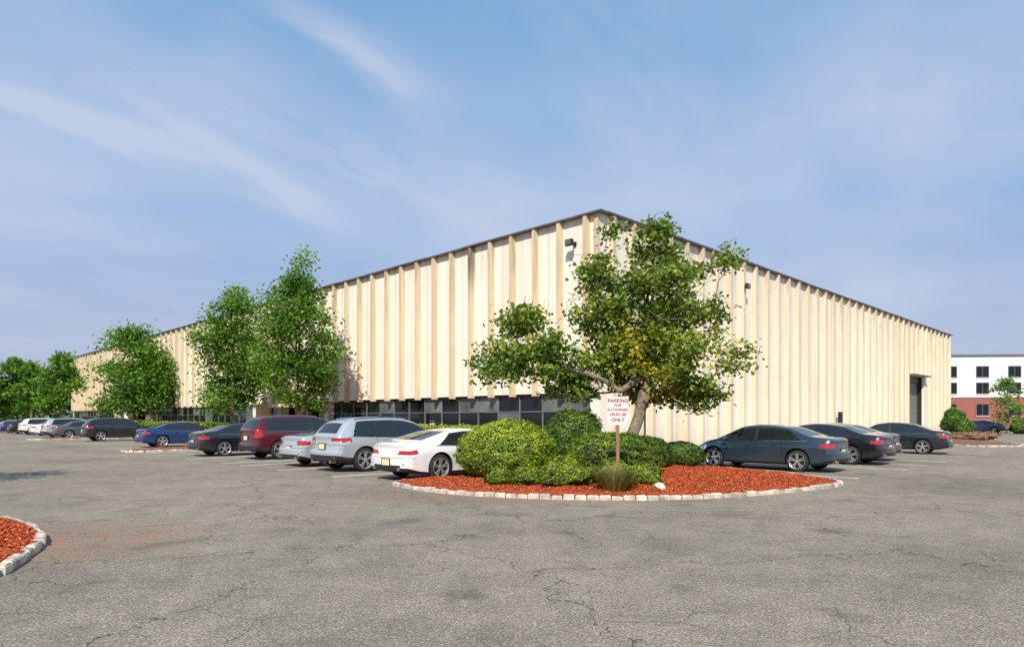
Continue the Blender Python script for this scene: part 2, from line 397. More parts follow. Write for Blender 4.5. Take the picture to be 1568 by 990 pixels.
for a,c in ent:
    b.box(1.6,1.7,a,c,0,WT,1)
    for yy in np.linspace(a,c,6): b.box(1.52,1.6,yy-.04,yy+.04,0,WT-.2,3)
    b.box(-.25,.5,a-.5,a+.1,0,WT-.17,4); b.box(-.25,.5,c-.1,c+.5,0,WT-.17,5)
    b.box(-2.4,-.35,a-.6,c+.6,WT-.45,WT-.17,5)
    b.box(-2.3,-1.8,a-.4,a+.1,0,WT-.45,8); b.box(-2.3,-1.5,c-.6,c+.4,0,WT-.45,5)
b.box(.5,1.9,.3,LL-.3,WT,WT+.1,0)
b.box(2.2,2.3,.3,LL-.3,0,WT,6)
link('window_band',b.mesh('window_band',[m_stem,m_wglass,m_blind,m_alum,m_wall,simple('portal_cream',(.75,.58,.33),.8),m_dark,simple('transom_rail',(.30,.29,.27),.4,.5),m_stone]),wh)
# loading door
b=MB()
b.box(g0,g0+.02,.25,.9,0,gz,1); b.box(g1-.02,g1,.25,.9,0,gz,1); b.box(g0,g1,.25,.9,gz,gz+.02,1)
zz_=0
while zz_<gz-.9: b.box(g0+.02,g1-.02,.7,.74,zz_,zz_+.26,0); b.box(g0+.02,g1-.02,.72,.76,zz_+.26,zz_+.3,1); zz_+=.3
b.box(g0+.02,g1-.02,.55,.8,zz_,gz,2)
b.box(g0-.3,g1+.3,-.7,-.003,gz+.003,gz+.15,0)
link('loading_door',b.mesh('loading_door',[m_door,m_dark,m_coping]),wh)
def flood(x,y,z,nx,ny):
    b=MB()
    px,py=-ny,nx
    def bx(a0,a1,o0,o1,z0,z1,m):
        pts=[(x+px*a0+nx*o0,y+py*a0+ny*o0),(x+px*a1+nx*o0,y+py*a1+ny*o0),(x+px*a1+nx*o1,y+py*a1+ny*o1),(x+px*a0+nx*o1,y+py*a0+ny*o1)]
        b.prism(pts,z0,z1,m)
    bx(-.08,.08,0,.1,z-.12,z+.12,0); bx(-.03,.03,.1,.42,z-.03,z+.03,0); bx(-.22,.22,.42,.62,z-.16,z+.16,0); bx(-.18,.18,.62,.632,z-.12,z+.12,1)
    link('flood_light',b.mesh('flood_light',[m_dark,m_blind],fixn=True),wh)
flood(0,1.6,10.85,-1,0); flood(15.4,0,10.5,0,-1)
def text(name,body,size,loc,rot,mat,parent,ext=.004,spacing=1.0,bold=.018):
    cu=bpy.data.curves.new(name,'FONT'); cu.body=body; cu.size=size; cu.extrude=ext; cu.align_x='CENTER'; cu.align_y='CENTER'; cu.offset=size*bold; cu.space_character=spacing
    o=bpy.data.objects.new(name,cu); COL.objects.link(o); dg=bpy.context.evaluated_depsgraph_get()
    me=bpy.data.meshes.new_from_object(o.evaluated_get(dg)); bpy.data.objects.remove(o); me.materials.clear(); me.materials.append(mat)
    return link(name,me,parent,loc,rot)
text('building_number','177',1.6,(-.36,69.5,3.95),(math.pi/2,0,-math.pi/2),m_dark,wh,.02)
b=MB()
for (x,y) in ((3,10),(9,38),(14,61)):
    b.tube((x,y,HT-.3),.3,(x,y,HT+.6),.3,0,12); b.tube((x,y,HT+.6),.42,(x,y,HT+.85),.2,0,12)
link('roof_vents',b.mesh('roof_vents',[m_whitep]),wh)
b=MB(); b.tube((3.9,-.12,0),.05,(3.9,-.12,2.6),.05,0,8); b.box(32.5,33.1,-.5,-.32,1.2,2.2,0)
link('wall_conduit',b.mesh('wall_conduit',[m_alum]),wh)

# ---------------- background office building
ob=empty('brick_office_building',(78,122,0),math.radians(-4))
b=MB(); W_=75
b.box(-3,W_,0,20,5.6,13.0,0); b.box(-3,W_,.02,20,0,5.6,1); b.box(-3.2,W_+.2,-.25,20.2,13.0,13.3,3); b.box(-3.1,W_,-.1,.0,5.5,5.7,0)
for i in range(13):
    x=2.5+i*5.6
    for z,h in ((9.2,1.9),(6.2,1.9),(2.2,2.0)):
        b.box(x-1.15,x+1.15,-.06,-.003,z-.1,z+h+.1,3); b.box(x-1.0,x-.06,-.08,-.062,z,z+h,2); b.box(x+.06,x+1.0,-.08,-.062,z,z+h,2); b.box(x-1.2,x+1.2,-.16,-.09,z-.2,z-.103,0)
m_brick,nt,bb=newmat('brick'); bt=N(nt,'ShaderNodeTexBrick',{'Vector':mapping(nt,objc(nt),rot=(math.pi/2,0,0)),'Color1':(.33,.085,.06,1),'Color2':(.27,.06,.045,1),'Mortar':(.36,.24,.2,1),'Scale':2.0}); nt.links.new(bt.outputs[0],bb.inputs['Base Color'])
link('office_walls',b.mesh('office_walls',[simple('white_stucco',(.76,.75,.73),.8,var=.05),m_brick,m_wglass,simple('office_trim',(.16,.155,.145),.45,.3)]),ob)

# ---------------- vegetation
def build_tree(name,base,chains,lobes,lpc,leaf,spread,mat,r_trunk,seed,twigs=0,yellow=None,shade0=.45):
    R=np.random.default_rng(seed); e=empty(name,tuple(base))
    base=np.array(base,float)
    nodes=[];par=[];
    def addn(p,q): nodes.append(np.array(p,float)); par.append(q); return len(nodes)-1
    addn(base,-1)
    for ch in chains:
        cur=0 if ch[0] is None else ch[0]
        for p in ch[1]:
            p=np.array(p,float); a=nodes[cur]; n=max(1,int(np.linalg.norm(p-a)/.5))
            for k in range(1,n+1): cur=addn(a+(p-a)*k/n+R.normal(size=3)*.03,cur)
    cl=[];sh=[];den=[]
    for (cx,cy,cz,rx,ry,rz,n,dn) in lobes:
        d=R.normal(size=(n,3)); d/=np.linalg.norm(d,axis=1,keepdims=True); r=R.uniform(0,1,n)[:,None]**.42
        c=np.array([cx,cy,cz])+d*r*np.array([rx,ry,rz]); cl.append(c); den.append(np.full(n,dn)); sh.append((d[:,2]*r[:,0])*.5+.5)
    cl=np.concatenate(cl); den=np.concatenate(den); sh=np.concatenate(sh)
    top=base+np.array([0,0,1.5]); order=np.argsort(np.linalg.norm(cl-top,axis=1))
    ends=[]
    for i in order:
        c=cl[i]; NP=np.array(nodes); dd=np.linalg.norm(NP-c,axis=1); db=np.linalg.norm(NP-top,axis=1)
        cost=dd+.25*db+ (NP[:,2]<top[2]-.3)*3 + np.maximum(0,NP[:,2]-c[2])*.5; q=int(np.argmin(cost)); a=nodes[q]; n=max(1,int(dd[q]/.45)); cur=q
        for k in range(1,n+1): cur=addn(a+(c-a)*k/n+R.normal(size=3)*.04*(k<n),cur)
        ends.append(cur)
    for _ in range(twigs):
        q=int(R.integers(len(nodes)//3,len(nodes))); a=nodes[q]; d=R.normal(size=3); d[2]=abs(d[2])*.5; d/=np.linalg.norm(d); addn(a+d*R.uniform(.25,.6),q)
    cnt=np.zeros(len(nodes))
    for i in ends: cnt[i]+=1
    for i in range(len(nodes)-1,0,-1): cnt[par[i]]+=cnt[i]
    tot=max(cnt[0],1); rad=np.maximum(.009,r_trunk*np.sqrt(cnt/tot)**1.05)
    mb=MB()
    for i in range(1,len(nodes)):
        q=par[i]; r0=min(rad[q],rad[i]*1.25); mb.tube(nodes[q]-base,r0*(1.25 if q==0 else 1),nodes[i]-base,rad[i],0,8 if rad[i]>.05 else 4)
    link('trunk_and_limbs',mb.mesh('trunk_and_limbs',[m_bark],True),e)
    n=(lpc*den).astype(int); idx=np.repeat(np.arange(len(cl)),n); k=len(idx)
    off=R.normal(size=(k,3))*np.array([spread,spread,spread*.6]); c=cl[idx]+off; c[:,2]-=.12*np.hypot(off[:,0],off[:,1])
    nr=R.normal(size=(k,3))*.75+np.array([0,-.1,.75]); cs=R.uniform(-.24,.24,len(cl))
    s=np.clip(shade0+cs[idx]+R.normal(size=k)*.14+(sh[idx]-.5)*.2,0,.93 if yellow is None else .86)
    if yellow is not None:
        ym=np.zeros(k)
        for (yx,yy,yz,yr) in yellow: ym=np.maximum(ym,np.clip(1-np.linalg.norm((c-np.array([yx,yy,yz])),axis=1)/yr,0,1))
        pick=R.uniform(0,1,k)<ym*.9; s=np.where(pick,R.uniform(.86,1.0,k),s)
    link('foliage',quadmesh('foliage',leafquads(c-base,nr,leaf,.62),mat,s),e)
    return e
d0=20.0; sc_=d0/F
def lob(px,py,rx,ry,dy,n,den=1.0,rd=None):
    p=P(px,py,d0); return (p[0],p[1]+dy,p[2],rx*sc_,(rd or (rx+ry)/2)*sc_,ry*sc_,n,den)
lobes=[lob(800,488,48,20,.3,15),lob(772,556,40,34,-.2,22),lob(835,545,48,34,-.6,22),lob(880,585,45,26,.2,16),
 lob(908,410,36,38,.3,12,.8),lob(1010,380,42,32,.2,18,.9),lob(942,350,9,14,.2,3,.6),lob(1010,350,16,10,0,5,.8),lob(990,455,62,50,-.5,38),lob(925,480,48,34,.4,18),
 lob(940,545,48,42,.3,26),lob(1010,545,62,48,-.6,38),lob(1058,600,50,24,-.2,22),lob(1080,480,40,38,.5,14,.7),lob(1065,410,26,20,.5,7,.7),
 lob(1118,395,18,14,.3,6,.6),lob(1120,548,26,32,.2,10,.55),lob(985,600,48,18,.9,10),lob(1000,500,70,60,1.6,18),lob(930,440,45,50,1.3,6,.8)]
tb=P(958,700,d0); tb[2]=.15
chains=[(None,[P(962,672,d0),P(978,640,d0),P(990,600,d0),P(992,540,d0),P(985,470,d0),P(1005,400,d0)])]
yl=[tuple(P(985,560,19.4))+(1.2,),tuple(P(1075,530,20))+(1.2,),tuple(P(965,510,19.4))+(.8,),tuple(P(1010,590,19.4))+(.8,)]
chains.append((4,[P(950,600,d0-.3),P(905,570,d0-.4),P(850,560,d0-.3),P(800,550,d0)]))
chains.append((7,[P(1040,560,d0),P(1085,500,d0+.2),P(1100,430,d0+.2),P(1125,395,d0)]))
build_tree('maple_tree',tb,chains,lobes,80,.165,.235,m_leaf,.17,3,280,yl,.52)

def street_tree(name,px,d,top,bot,wpx,seed,n=85,lp=60,lf=1.0,rt=None,shape=None):
    s=d/F; b0=P(px,HY,d); b0[2]=.1; zt=CH+(HY-top)*s; zb=CH+(HY-bot)*s; H=zt-zb; r=wpx/2*s
    x,y=b0[0],b0[1]; R=np.random.default_rng(seed); lb=[]
    for (fz,fr,fh,nn) in (shape or ((.14,.80,.13,.2),(.32,.98,.16,.3),(.52,.90,.17,.26),(.72,.68,.14,.16),(.88,.32,.11,.08))):
        for q in range(4):
            a=R.uniform(0,6.28); rr=r*fr*.5; lb.append((x+math.cos(a)*rr,y+math.sin(a)*rr,zb+H*(fz+R.uniform(-.05,.05)),r*fr*.55,r*fr*.55,H*fh,max(3,int(n*nn/4)),1.0))
    ch=[(None,[(x,y,zb),(x+R.normal()*.2,y,zb+H*.35),(x+R.normal()*.2,y,zb+H*.85)])]
    sz=max(.22,.0052*d)*lf; build_tree(name,b0,ch,lb,lp,sz,(r*.13+.08),m_leaf2,rt or .17,seed,30,None,.46)
street_tree('street_tree',456,46,392,622,134,11,n=180,lp=110)
street_tree('street_tree',356,54,444,624,128,12,n=165,lp=100)
street_tree('street_tree',206,78,500,632,140,13,n=150,lp=85)
street_tree('street_tree',92,95,541,634,74,14,n=90,lp=60)
street_tree('street_tree',48,99,556,636,50,18,n=50,lp=50)
street_tree('street_tree',20,104,546,636,80,15,n=90,lp=60)
street_tree('street_tree',-30,100,545,636,80,16,n=60,lp=50)
street_tree('young_tree',1541,72,574,650,58,17,n=40,lp=22,lf=.8,rt=.08)
def small_tree(x,y,h,r,seed):
    lb=[(x,y,h*.6,r*.8,r*.8,h*.2,24,1),(x+.3,y,h*.82,r*.55,r*.55,h*.13,14,1)]
    build_tree('street_tree',(x,y,.1),[(None,[(x,y,h*.35),(x,y,h*.8)])],lb,50,.16,.3,m_leaf2,.12,seed)
small_tree(-15.6,13.6,6.6,2.0,21)

def bush(name,x,y,rx,ry,h,n,mat,seed,leaf=.06,core=m_core,lump=.1,zc=.42,shade=.5,z0=.1):
    e=empty(name,(x,y,z0)); R=np.random.default_rng(seed)
    def rad(d):
        v=Vector(d)*1.7+Vector((seed*3.1,0,0)); return 1+lump*noise.noise(v)*1.6+lump*.6*noise.noise(v*2.7)+lump*.45*noise.noise(v*6)
    cz=h*zc
    bm=bmesh.new(); bmesh.ops.create_icosphere(bm,subdivisions=4,radius=1)
    for v in bm.verts:
        k=rad(v.co.normalized())*.94; z=v.co.z*k; v.co=Vector((v.co.x*k*rx,v.co.y*k*ry,cz+(z*(h-cz) if z>0 else z*cz)))
    me=bpy.data.meshes.new('core'); bm.to_mesh(me); bm.free(); me.materials.append(core); link('inner_shell',me,e)  # solid lumpy shell filling the bush behind the leaves, near-black by default
    d=R.normal(size=(n,3)); d/=np.linalg.norm(d,axis=1,keepdims=True); d=d[d[:,2]>-.85]; n=len(d)
    k=np.array([rad(q) for q in d])*(.97+R.normal(size=n)*.03); q=d*k[:,None]
    c=np.column_stack([q[:,0]*rx,q[:,1]*ry,cz+np.where(q[:,2]>0,q[:,2]*(h-cz),q[:,2]*cz)])
    nr=d*1.3+R.normal(size=(n,3))*.5+np.array([0,0,.1])
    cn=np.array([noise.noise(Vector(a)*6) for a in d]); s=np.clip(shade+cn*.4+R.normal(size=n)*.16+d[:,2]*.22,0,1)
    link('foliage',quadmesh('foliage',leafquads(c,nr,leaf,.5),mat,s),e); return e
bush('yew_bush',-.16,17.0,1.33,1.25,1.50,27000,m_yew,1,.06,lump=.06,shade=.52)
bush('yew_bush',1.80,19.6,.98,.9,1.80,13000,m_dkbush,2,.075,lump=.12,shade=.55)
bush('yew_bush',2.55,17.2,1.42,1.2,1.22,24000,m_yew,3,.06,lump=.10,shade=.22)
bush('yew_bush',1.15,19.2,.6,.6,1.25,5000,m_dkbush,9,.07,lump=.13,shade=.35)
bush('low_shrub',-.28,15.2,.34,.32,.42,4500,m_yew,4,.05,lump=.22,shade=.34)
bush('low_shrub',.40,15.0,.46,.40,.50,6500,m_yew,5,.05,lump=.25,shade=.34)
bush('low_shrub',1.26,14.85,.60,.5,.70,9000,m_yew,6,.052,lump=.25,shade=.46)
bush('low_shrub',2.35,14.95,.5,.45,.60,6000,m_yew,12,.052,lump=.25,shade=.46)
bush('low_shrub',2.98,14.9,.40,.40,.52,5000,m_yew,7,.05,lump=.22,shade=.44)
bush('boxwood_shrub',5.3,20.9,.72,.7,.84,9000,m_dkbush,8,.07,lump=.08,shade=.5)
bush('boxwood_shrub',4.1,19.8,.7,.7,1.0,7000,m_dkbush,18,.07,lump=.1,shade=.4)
e=empty('grass_clump',(2.18,14.05,.1)); k=2200
a=rng.uniform(0,6.28,k); r0=rng.uniform(0,.26,k)**1.0; hh=rng.uniform(.25,.56,k); out=rng.uniform(.05,.42,k)
p0=np.column_stack([np.cos(a)*r0,np.sin(a)*r0,np.zeros(k)]); p2=p0+np.column_stack([np.cos(a)*out,np.sin(a)*out,hh])
pm=p0+np.column_stack([np.cos(a)*out*.3,np.sin(a)*out*.3,hh*.6]); sd=np.column_stack([-np.sin(a),np.cos(a),np.zeros(k)])*.008
V=np.stack([p0-sd,pm-sd,p2,pm+sd],1); link('blades',quadmesh('blades',V,m_grassb,rng.uniform(0,1,k)),e)
bm=bmesh.new(); bmesh.ops.create_icosphere(bm,subdivisions=3,radius=.14)
for v in bm.verts: v.co*=1+.35*noise.noise(v.co*9); v.co.z*=.7
me=bpy.data.meshes.new('rock'); bm.to_mesh(me); bm.free(); me.materials.append(m_kerb); link('rock',me,None,(3.15,14.15,.19))
def hedge(name,x0,x1,y0,y1,h,n,mat,leaf,shade=.6):
    e=empty(name,(C0[0],C0[1],0),A); b=MB(); b.box(x0+.08,x1-.08,y0+.08,y1-.08,0,h-.08); link('inner',b.mesh('inner',[m_core]),e)
    R=rng; t=R.integers(0,3,n); c=np.column_stack([R.uniform(x0,x1,n),R.uniform(y0,y1,n),R.uniform(0.05,h,n)])
    c[t==0,2]=h; c[t==1,0]=x0; c[t==2,1]=np.where(R.uniform(0,1,(t==2).sum())<.5,y0,y1)
    c+=R.normal(size=(n,3))*.05; bum=np.array([noise.noise(Vector((q[1]*1.3,q[0],0))) for q in c]); c[:,2]+=bum*.12*(c[:,2]/h)
    nr=R.normal(size=(n,3))*.6+np.array([-.4,-.2,.7]); link('foliage',quadmesh('foliage',leafquads(c,nr,leaf,.55),mat,np.clip(R.normal(size=n)*.18+shade,0,1)),e)
hedge('hedge',-7.2,-5.8,1.0,12,1.22,11000,m_yew,.11,.62)
hedge('hedge',-5.5,-4.2,13,26,1.0,9000,m_yew,.11,.5)
hedge('hedge',-5.2,-3.8,38,58,1.2,7000,m_yew,.18,.5)
hedge('hedge',-5.2,-3.8,60,105,1.3,7000,m_yew,.25,.5)
bush('shrub',*L2W(-8.3,3.2),.8,.8,.9,3500,m_yew,31,.09)
def treeline(name,pts,h,n,size,seed):
    e=empty(name,(0,0,0)); R=np.random.default_rng(seed); pts=np.array(pts,float); k=R.uniform(0,len(pts)-1.001,n); i=k.astype(int); f=(k-i)[:,None]
    p=pts[i]*(1-f)+pts[i+1]*f; hmod=np.array([h*(.75+.45*noise.noise(Vector((q[0]*.06,q[1]*.06,seed)))+.2*noise.noise(Vector((q[0]*.2,q[1]*.2,seed)))) for q in p])
    z=hmod*R.uniform(0,1,n)**.7; c=np.column_stack([p[:,0],p[:,1]+R.normal(size=n)*3-(h-z)*.2,z])
    nr=R.normal(size=(n,3))+np.array([0,-.5,.6]); link('foliage',quadmesh('foliage',leafquads(c,nr,size,.8),m_far,R.uniform(0,1,n)),e)
treeline('distant_trees',[(-300,190),(-200,185),(-120,180),(-60,190)],15,18000,1.6,1)
treeline('distant_trees',[(60,175),(110,170),(170,165),(260,160)],6,9000,1.5,2)
for i,(px,dd,r,h) in enumerate(((1461,66,1.1,2.5),(1476,64,.8,1.6),(1500,80,.9,1.0),(1562,70,.9,1.5))):
    q=P(px,HY,dd); bush('shrub',q[0],q[1],r,r,h,3500,m_leaf2,40+i,.2,lump=.25,shade=.3,z0=0)
bush('debris_pile',33.0,47.5,1.5,1.0,.6,1500,simple('brown_debris',(.23,.14,.08),.9),55,.2,lump=.3,z0=.1,core=m_wood)

# ---------------- sign
e=empty('parking_sign',(*P(946,HY,14.6)[:2],.08))
b=MB(); b.box(-.035,.035,.0,.05,0,2.0,0); link('post',b.mesh('post',[m_wood]),e)
b=MB(); b.box(-.235,.235,-.006,-.001,1.42,2.05,0); b.box(-.225,.225,-.0075,-.0062,1.43,1.436,1);b.box(-.225,.225,-.0075,-.0062,2.034,2.04,1)
b.box(-.225,-.219,-.0075,-.0062,1.436,2.034,1);b.box(.219,.225,-.0075,-.0062,1.436,2.034,1)
b.tube((0,-.006,2.0),.009,(0,-.012,2.0),.009,1,8)
link('board',b.mesh('board',[m_whitep,m_redp]),e)
for t,s,z in (('PARKING',.105,1.955),('FOR',.085,1.852),('AUTHORIZED',.073,1.757),('VEHICLES',.088,1.652),('ONLY',.11,1.535)):
    text('lettering',t,s,(0,-.0085,z),(math.pi/2,0,0),m_redp,e,.001,1.0,.04)

# ---------------- cars
m_cglass=simple('car_glass',(.015,.02,.022),.03,var=.1,coat=.0,spec=.9)
m_tail,nt,bb=newmat('tail_lamp'); bb.inputs['Roughness'].default_value=.15; bb.inputs['Coat Weight'].default_value=1
nz=noise_t(nt,objc(nt),25,2); nt.links.new(mixc(nt,nz.outputs[0],(.25,.004,.008),(.6,.02,.02)),bb.inputs['Base Color'])
m_head=simple('head_lamp',(.55,.57,.6),.1,.2,coat=1)
m_chrome=simple('chrome',(.65,.65,.66),.15,1.0,var=.05)
m_tire=simple('tyre_rubber',(.022,.022,.023),.85)
m_rim=simple('alloy_rim',(.62,.62,.64),.3,.7,var=.08)
m_plate=simple('licence_plate',(.78,.70,.36),.5,var=.2,vs=14)
KN={}
KN['sedan']=dict(L=4.85,W=1.84,ra=1.08,fa=3.87,r=.335,zb=.20,
 zs=[(0,.90),(.5,.955),(1.5,.95),(3.0,.90),(3.7,.86),(4.4,.76),(4.85,.62)],
 zt=[(0,.96),(.12,1.045),(.75,1.10),(1.45,1.375),(2.0,1.45),(2.5,1.465),(3.0,1.40),(3.8,.985),(4.4,.85),(4.85,.66)],
 g=(.95,3.75,.42),bp=(2.42,),ws=(3.02,3.74),rw=(.80,1.52),tail=(.30,.74,.88,.50),plate=(.62),seams=(1.55,2.42,3.45))
KN['coupe']=dict(L=4.9,W=1.90,ra=1.10,fa=3.95,r=.35,zb=.17,
 zs=[(0,.86),(.5,.93),(1.3,.93),(3.0,.86),(3.7,.83),(4.4,.73),(4.9,.58)],
 zt=[(0,.93),(.10,1.0),(.6,1.05),(1.5,1.30),(2.1,1.37),(2.5,1.37),(2.9,1.31),(3.7,.94),(4.4,.80),(4.9,.62)],
 g=(1.05,3.6,.5),bp=(),ws=(2.92,3.66),rw=(.68,1.55),tail=(.30,.71,.81,.45),plate=(.50),seams=(1.75,3.35))
KN['suv']=dict(L=4.8,W=1.9,ra=1.02,fa=3.85,r=.37,zb=.25,
 zs=[(0,1.0),(.5,1.09),(1.5,1.06),(3.0,1.0),(3.8,.98),(4.4,.90),(4.8,.72)],
 zt=[(0,1.06),(.10,1.14),(.42,1.50),(.62,1.60),(1.1,1.66),(2.0,1.70),(2.6,1.68),(3.05,1.58),(3.85,1.10),(4.4,1.0),(4.8,.78)],
 g=(.6,3.75,.25),bp=(2.35,1.4),ws=(3.05,3.8),rw=(.13,.45),tail=(.50,.93,1.05,.48),plate=(.78),seams=(1.45,2.35,3.4))
KN['bigsuv']=dict(L=4.95,W=1.99,ra=1.05,fa=3.87,r=.38,zb=.27,
 zs=[(0,1.06),(.5,1.12),(1.5,1.11),(3.0,1.08),(3.9,1.05),(4.5,.98),(4.95,.8)],
 zt=[(0,1.12),(.07,1.22),(.30,1.60),(.48,1.70),(.9,1.75),(2.0,1.78),(2.7,1.76),(3.15,1.67),(3.9,1.18),(4.5,1.09),(4.95,.86)],
 g=(.42,3.8,.12),bp=(2.4,1.35),ws=(3.15,3.86),rw=(.10,.34),tail=(.22,.92,1.18,.66),plate=(.86),seams=(1.5,2.4,3.4))
def sprof(pts,xs,L,k=13):
    f=np.arange(-.2,L+.2,.01); v=np.interp(f,[p[0] for p in pts],[p[1] for p in pts]); v=np.convolve(np.pad(v,k//2,'edge'),np.ones(k)/k,'valid'); return np.interp(xs,f,v)
CM={}
def car_mesh(kind):
    if kind in CM: return CM[kind]
    K=KN[kind]; L,W=K['L'],K['W']; xs=np.linspace(0,L,172); nS=len(xs); suv='suv' in kind
    zs=sprof(K['zs'],xs,L,25); zt=sprof(K['zt'],xs,L,21); zt=np.maximum(zt,zs+.03)
    zb=sprof([(0,K['zb']+.12),(.35,K['zb']+.03),(.7,K['zb']),(L-.7,K['zb']),(L,K['zb']+.06)],xs,L)
    w=W/2*sprof([(0,.90),(.12,.95),(.5,.985),(1.1,1.0),(3.3,1.0),(L-.6,.97),(L-.2,.88),(L,.76)],xs,L,9)
    fl=sum(np.exp(-((xs-K[a])/.38)**4) for a in ('ra','fa'))*.022
    NG=12; segs=[3,1,5,6,3,NG,1,6]; jb=sum(segs[:5]); jg=jb+NG; rows=[]
    for i in range(nS):
        h=zt[i]-zs[i]; ww=w[i]; yg=.95*ww-.025-.40*h; q=zs[i]-zb[i]; f=fl[i]
        key=[(0,zb[i]),(.88*ww,zb[i]),(.965*ww+f*.5,zb[i]+.08),(ww*.985+f,zb[i]+.42*q),(1.0*ww+f*.3,zs[i]-.17),(.945*ww,zs[i]),(yg,zs[i]+.84*h),(yg-.07,zs[i]+.94*h),(0,zt[i])]
        pts=[key[0]]
        for (a,c,n) in zip(key[:-1],key[1:],segs):
            for k in range(1,n+1):
                t=k/n; yy=a[0]+(c[0]-a[0])*t; z=a[1]+(c[1]-a[1])*t
                if c is key[-1]: z=a[1]+(c[1]-a[1])*(1-(1-t)**2)
                pts.append((yy,z))
        rows.append(pts)
    rows=np.array(rows); nh=rows.shape[1]-1
    r2=rows.copy(); r2[:,5:nh-1]=rows[:,5:nh-1]*.6+rows[:,4:nh-2]*.2+rows[:,6:nh]*.2; rows=r2
    def warp(x,y,z):
        a=abs(y)/(W/2)
        if x<.7:
            wt=(1-x/.7); s=np.interp(z,[.2,.34,.60,.66,K['zs'][0][1],K['zs'][0][1]+.15],[.10,0,.0,.05,.075,.04])+.13*a**2.6
            x=x+wt*s
        if x>L-.8:
            wt=(x-(L-.8))/.8; s=np.interp(z,[.2,.34,.55,.8],[.08,0,.02,.16])+.22*a**2.4; x=x-wt*s
        return (x-L/2,y,z)
    vs=[];fs=[];mi=[]
    R_=2*nh
    def vid(i,j): return i*R_+(j%R_)
    for i in range(nS):
        for j in range(R_):
            y,z=(rows[i,j] if j<=nh else (-rows[i,R_-j,0],rows[i,R_-j,1])); vs.append(warp(xs[i],y,z))
    tx,tz0,tz1,ty=K['tail']; ga,gb,gs=K['g']
    def classify(x,y,z,h,zsm,j,zbm):
        if x<tx and tz0<z<tz1 and abs(y)>ty: return 3
        if x>L-.62 and abs(y)>.52 and zsm-.17<z<zsm-.03 : return 4
        if z<zbm+(.17 if suv else .085) : return 2
        if x<.12 and z<.42 and abs(y)<.62: return 2
        if j is not None and jb<=j<jg and h>.11:
            lo=ga+gs*(j-jb)/NG; hi=gb
            if lo<x<hi: return 6 if (any(abs(x-p)<.045 for p in K['bp']) ) else 1
        if j is not None and j>=jg+2:
            if K['ws'][0]<x<K['ws'][1] or K['rw'][0]<x<K['rw'][1]: return 1
        return 0
    for i in range(nS-1):
        xm=(xs[i]+xs[i+1])/2
        for j in range(R_):
            jj=j if j<nh else R_-1-j
            y=(rows[i,jj,0]+rows[i,jj+1,0])/2; z=(rows[i,jj,1]+rows[i,jj+1,1])/2
            fs.append((vid(i,j),vid(i+1,j),vid(i+1,j+1),vid(i,j+1))); mi.append(classify(xm,y,z,zt[i]-zs[i],zs[i],jj,zb[i]))
    Kc=28
    for (i,xx) in ((0,0),(nS-1,L)):
        grid={}
        for j in range(1,nh):
            for k in range(Kc+1):
                if k==0: grid[j,k]=vid(i,j)
                elif k==Kc: grid[j,k]=vid(i,R_-j)
                else:
                    y=rows[i,j,0]*(1-2*k/Kc); vs.append(warp(xx,y,rows[i,j,1])); grid[j,k]=len(vs)-1
        for j in range(1,nh-1):
            z=(rows[i,j,1]+rows[i,j+1,1])/2
            for k in range(Kc):
                y=(rows[i,j,0]+rows[i,j+1,0])/2*(1-2*(k+.5)/Kc)
                fs.append((grid[j,k],grid[j,k+1],grid[j+1,k+1],grid[j+1,k]))
                m=classify(xx,y,z,0,zs[i],None,zb[i])
                if xx>0: m=2 if (abs(y)<.5 and .36<z<.62) else (m if m!=3 else 0)
                mi.append(m)
        fs.append(tuple([vid(i,0)]+[grid[1,k] for k in range(Kc+1)])); mi.append(2)
        fs.append(tuple([vid(i,nh)]+[grid[nh-1,k] for k in range(Kc,-1,-1)])); mi.append(0)
    me=bpy.data.meshes.new('b'); me.from_pydata(vs,[],fs); me.polygons.foreach_set('material_index',mi)
    bm=bmesh.new(); bm.from_mesh(me); bmesh.ops.remove_doubles(bm,verts=bm.verts,dist=1e-5); bmesh.ops.recalc_face_normals(bm,faces=bm.faces); bm.to_mesh(me); bm.free()
    mats=[m_whitep,m_cglass,m_dark,m_tail,m_head,m_chrome,m_dark]
    for m in mats: me.materials.append(m)
    o=bpy.data.objects.new('tmp',me); COL.objects.link(o)
    cb=MB(); r=K['r']
    for ax in (K['ra'],K['fa']):
        for s in(-1,1):
            y0,y1=s*.52,s*1.3; seg=40; rr=r+.055
            ring=[(ax-L/2+rr*math.cos(2*math.pi*t/seg),r+.01+rr*math.sin(2*math.pi*t/seg)) for t in range(seg)]
            cb.add([(x,y0,z) for x,z in ring]+[(x,y1,z) for x,z in ring],[tuple(range(seg)),tuple(range(2*seg-1,seg-1,-1))]+[(t,(t+1)%seg,seg+(t+1)%seg,seg+t) for t in range(seg)],2)
    cm=cb.mesh('cut',mats,fixn=True); c=bpy.data.objects.new('cut',cm); COL.objects.link(c)
    md=o.modifiers.new('b','BOOLEAN'); md.operation='DIFFERENCE'; md.solver='EXACT'; md.object=c
    dg=bpy.context.evaluated_depsgraph_get(); me2=bpy.data.meshes.new_from_object(o.evaluated_get(dg)); bpy.data.objects.remove(o); bpy.data.objects.remove(c)
    me2.shade_smooth(); me2.set_sharp_from_angle(angle=math.radians(32))
    wb=MB()
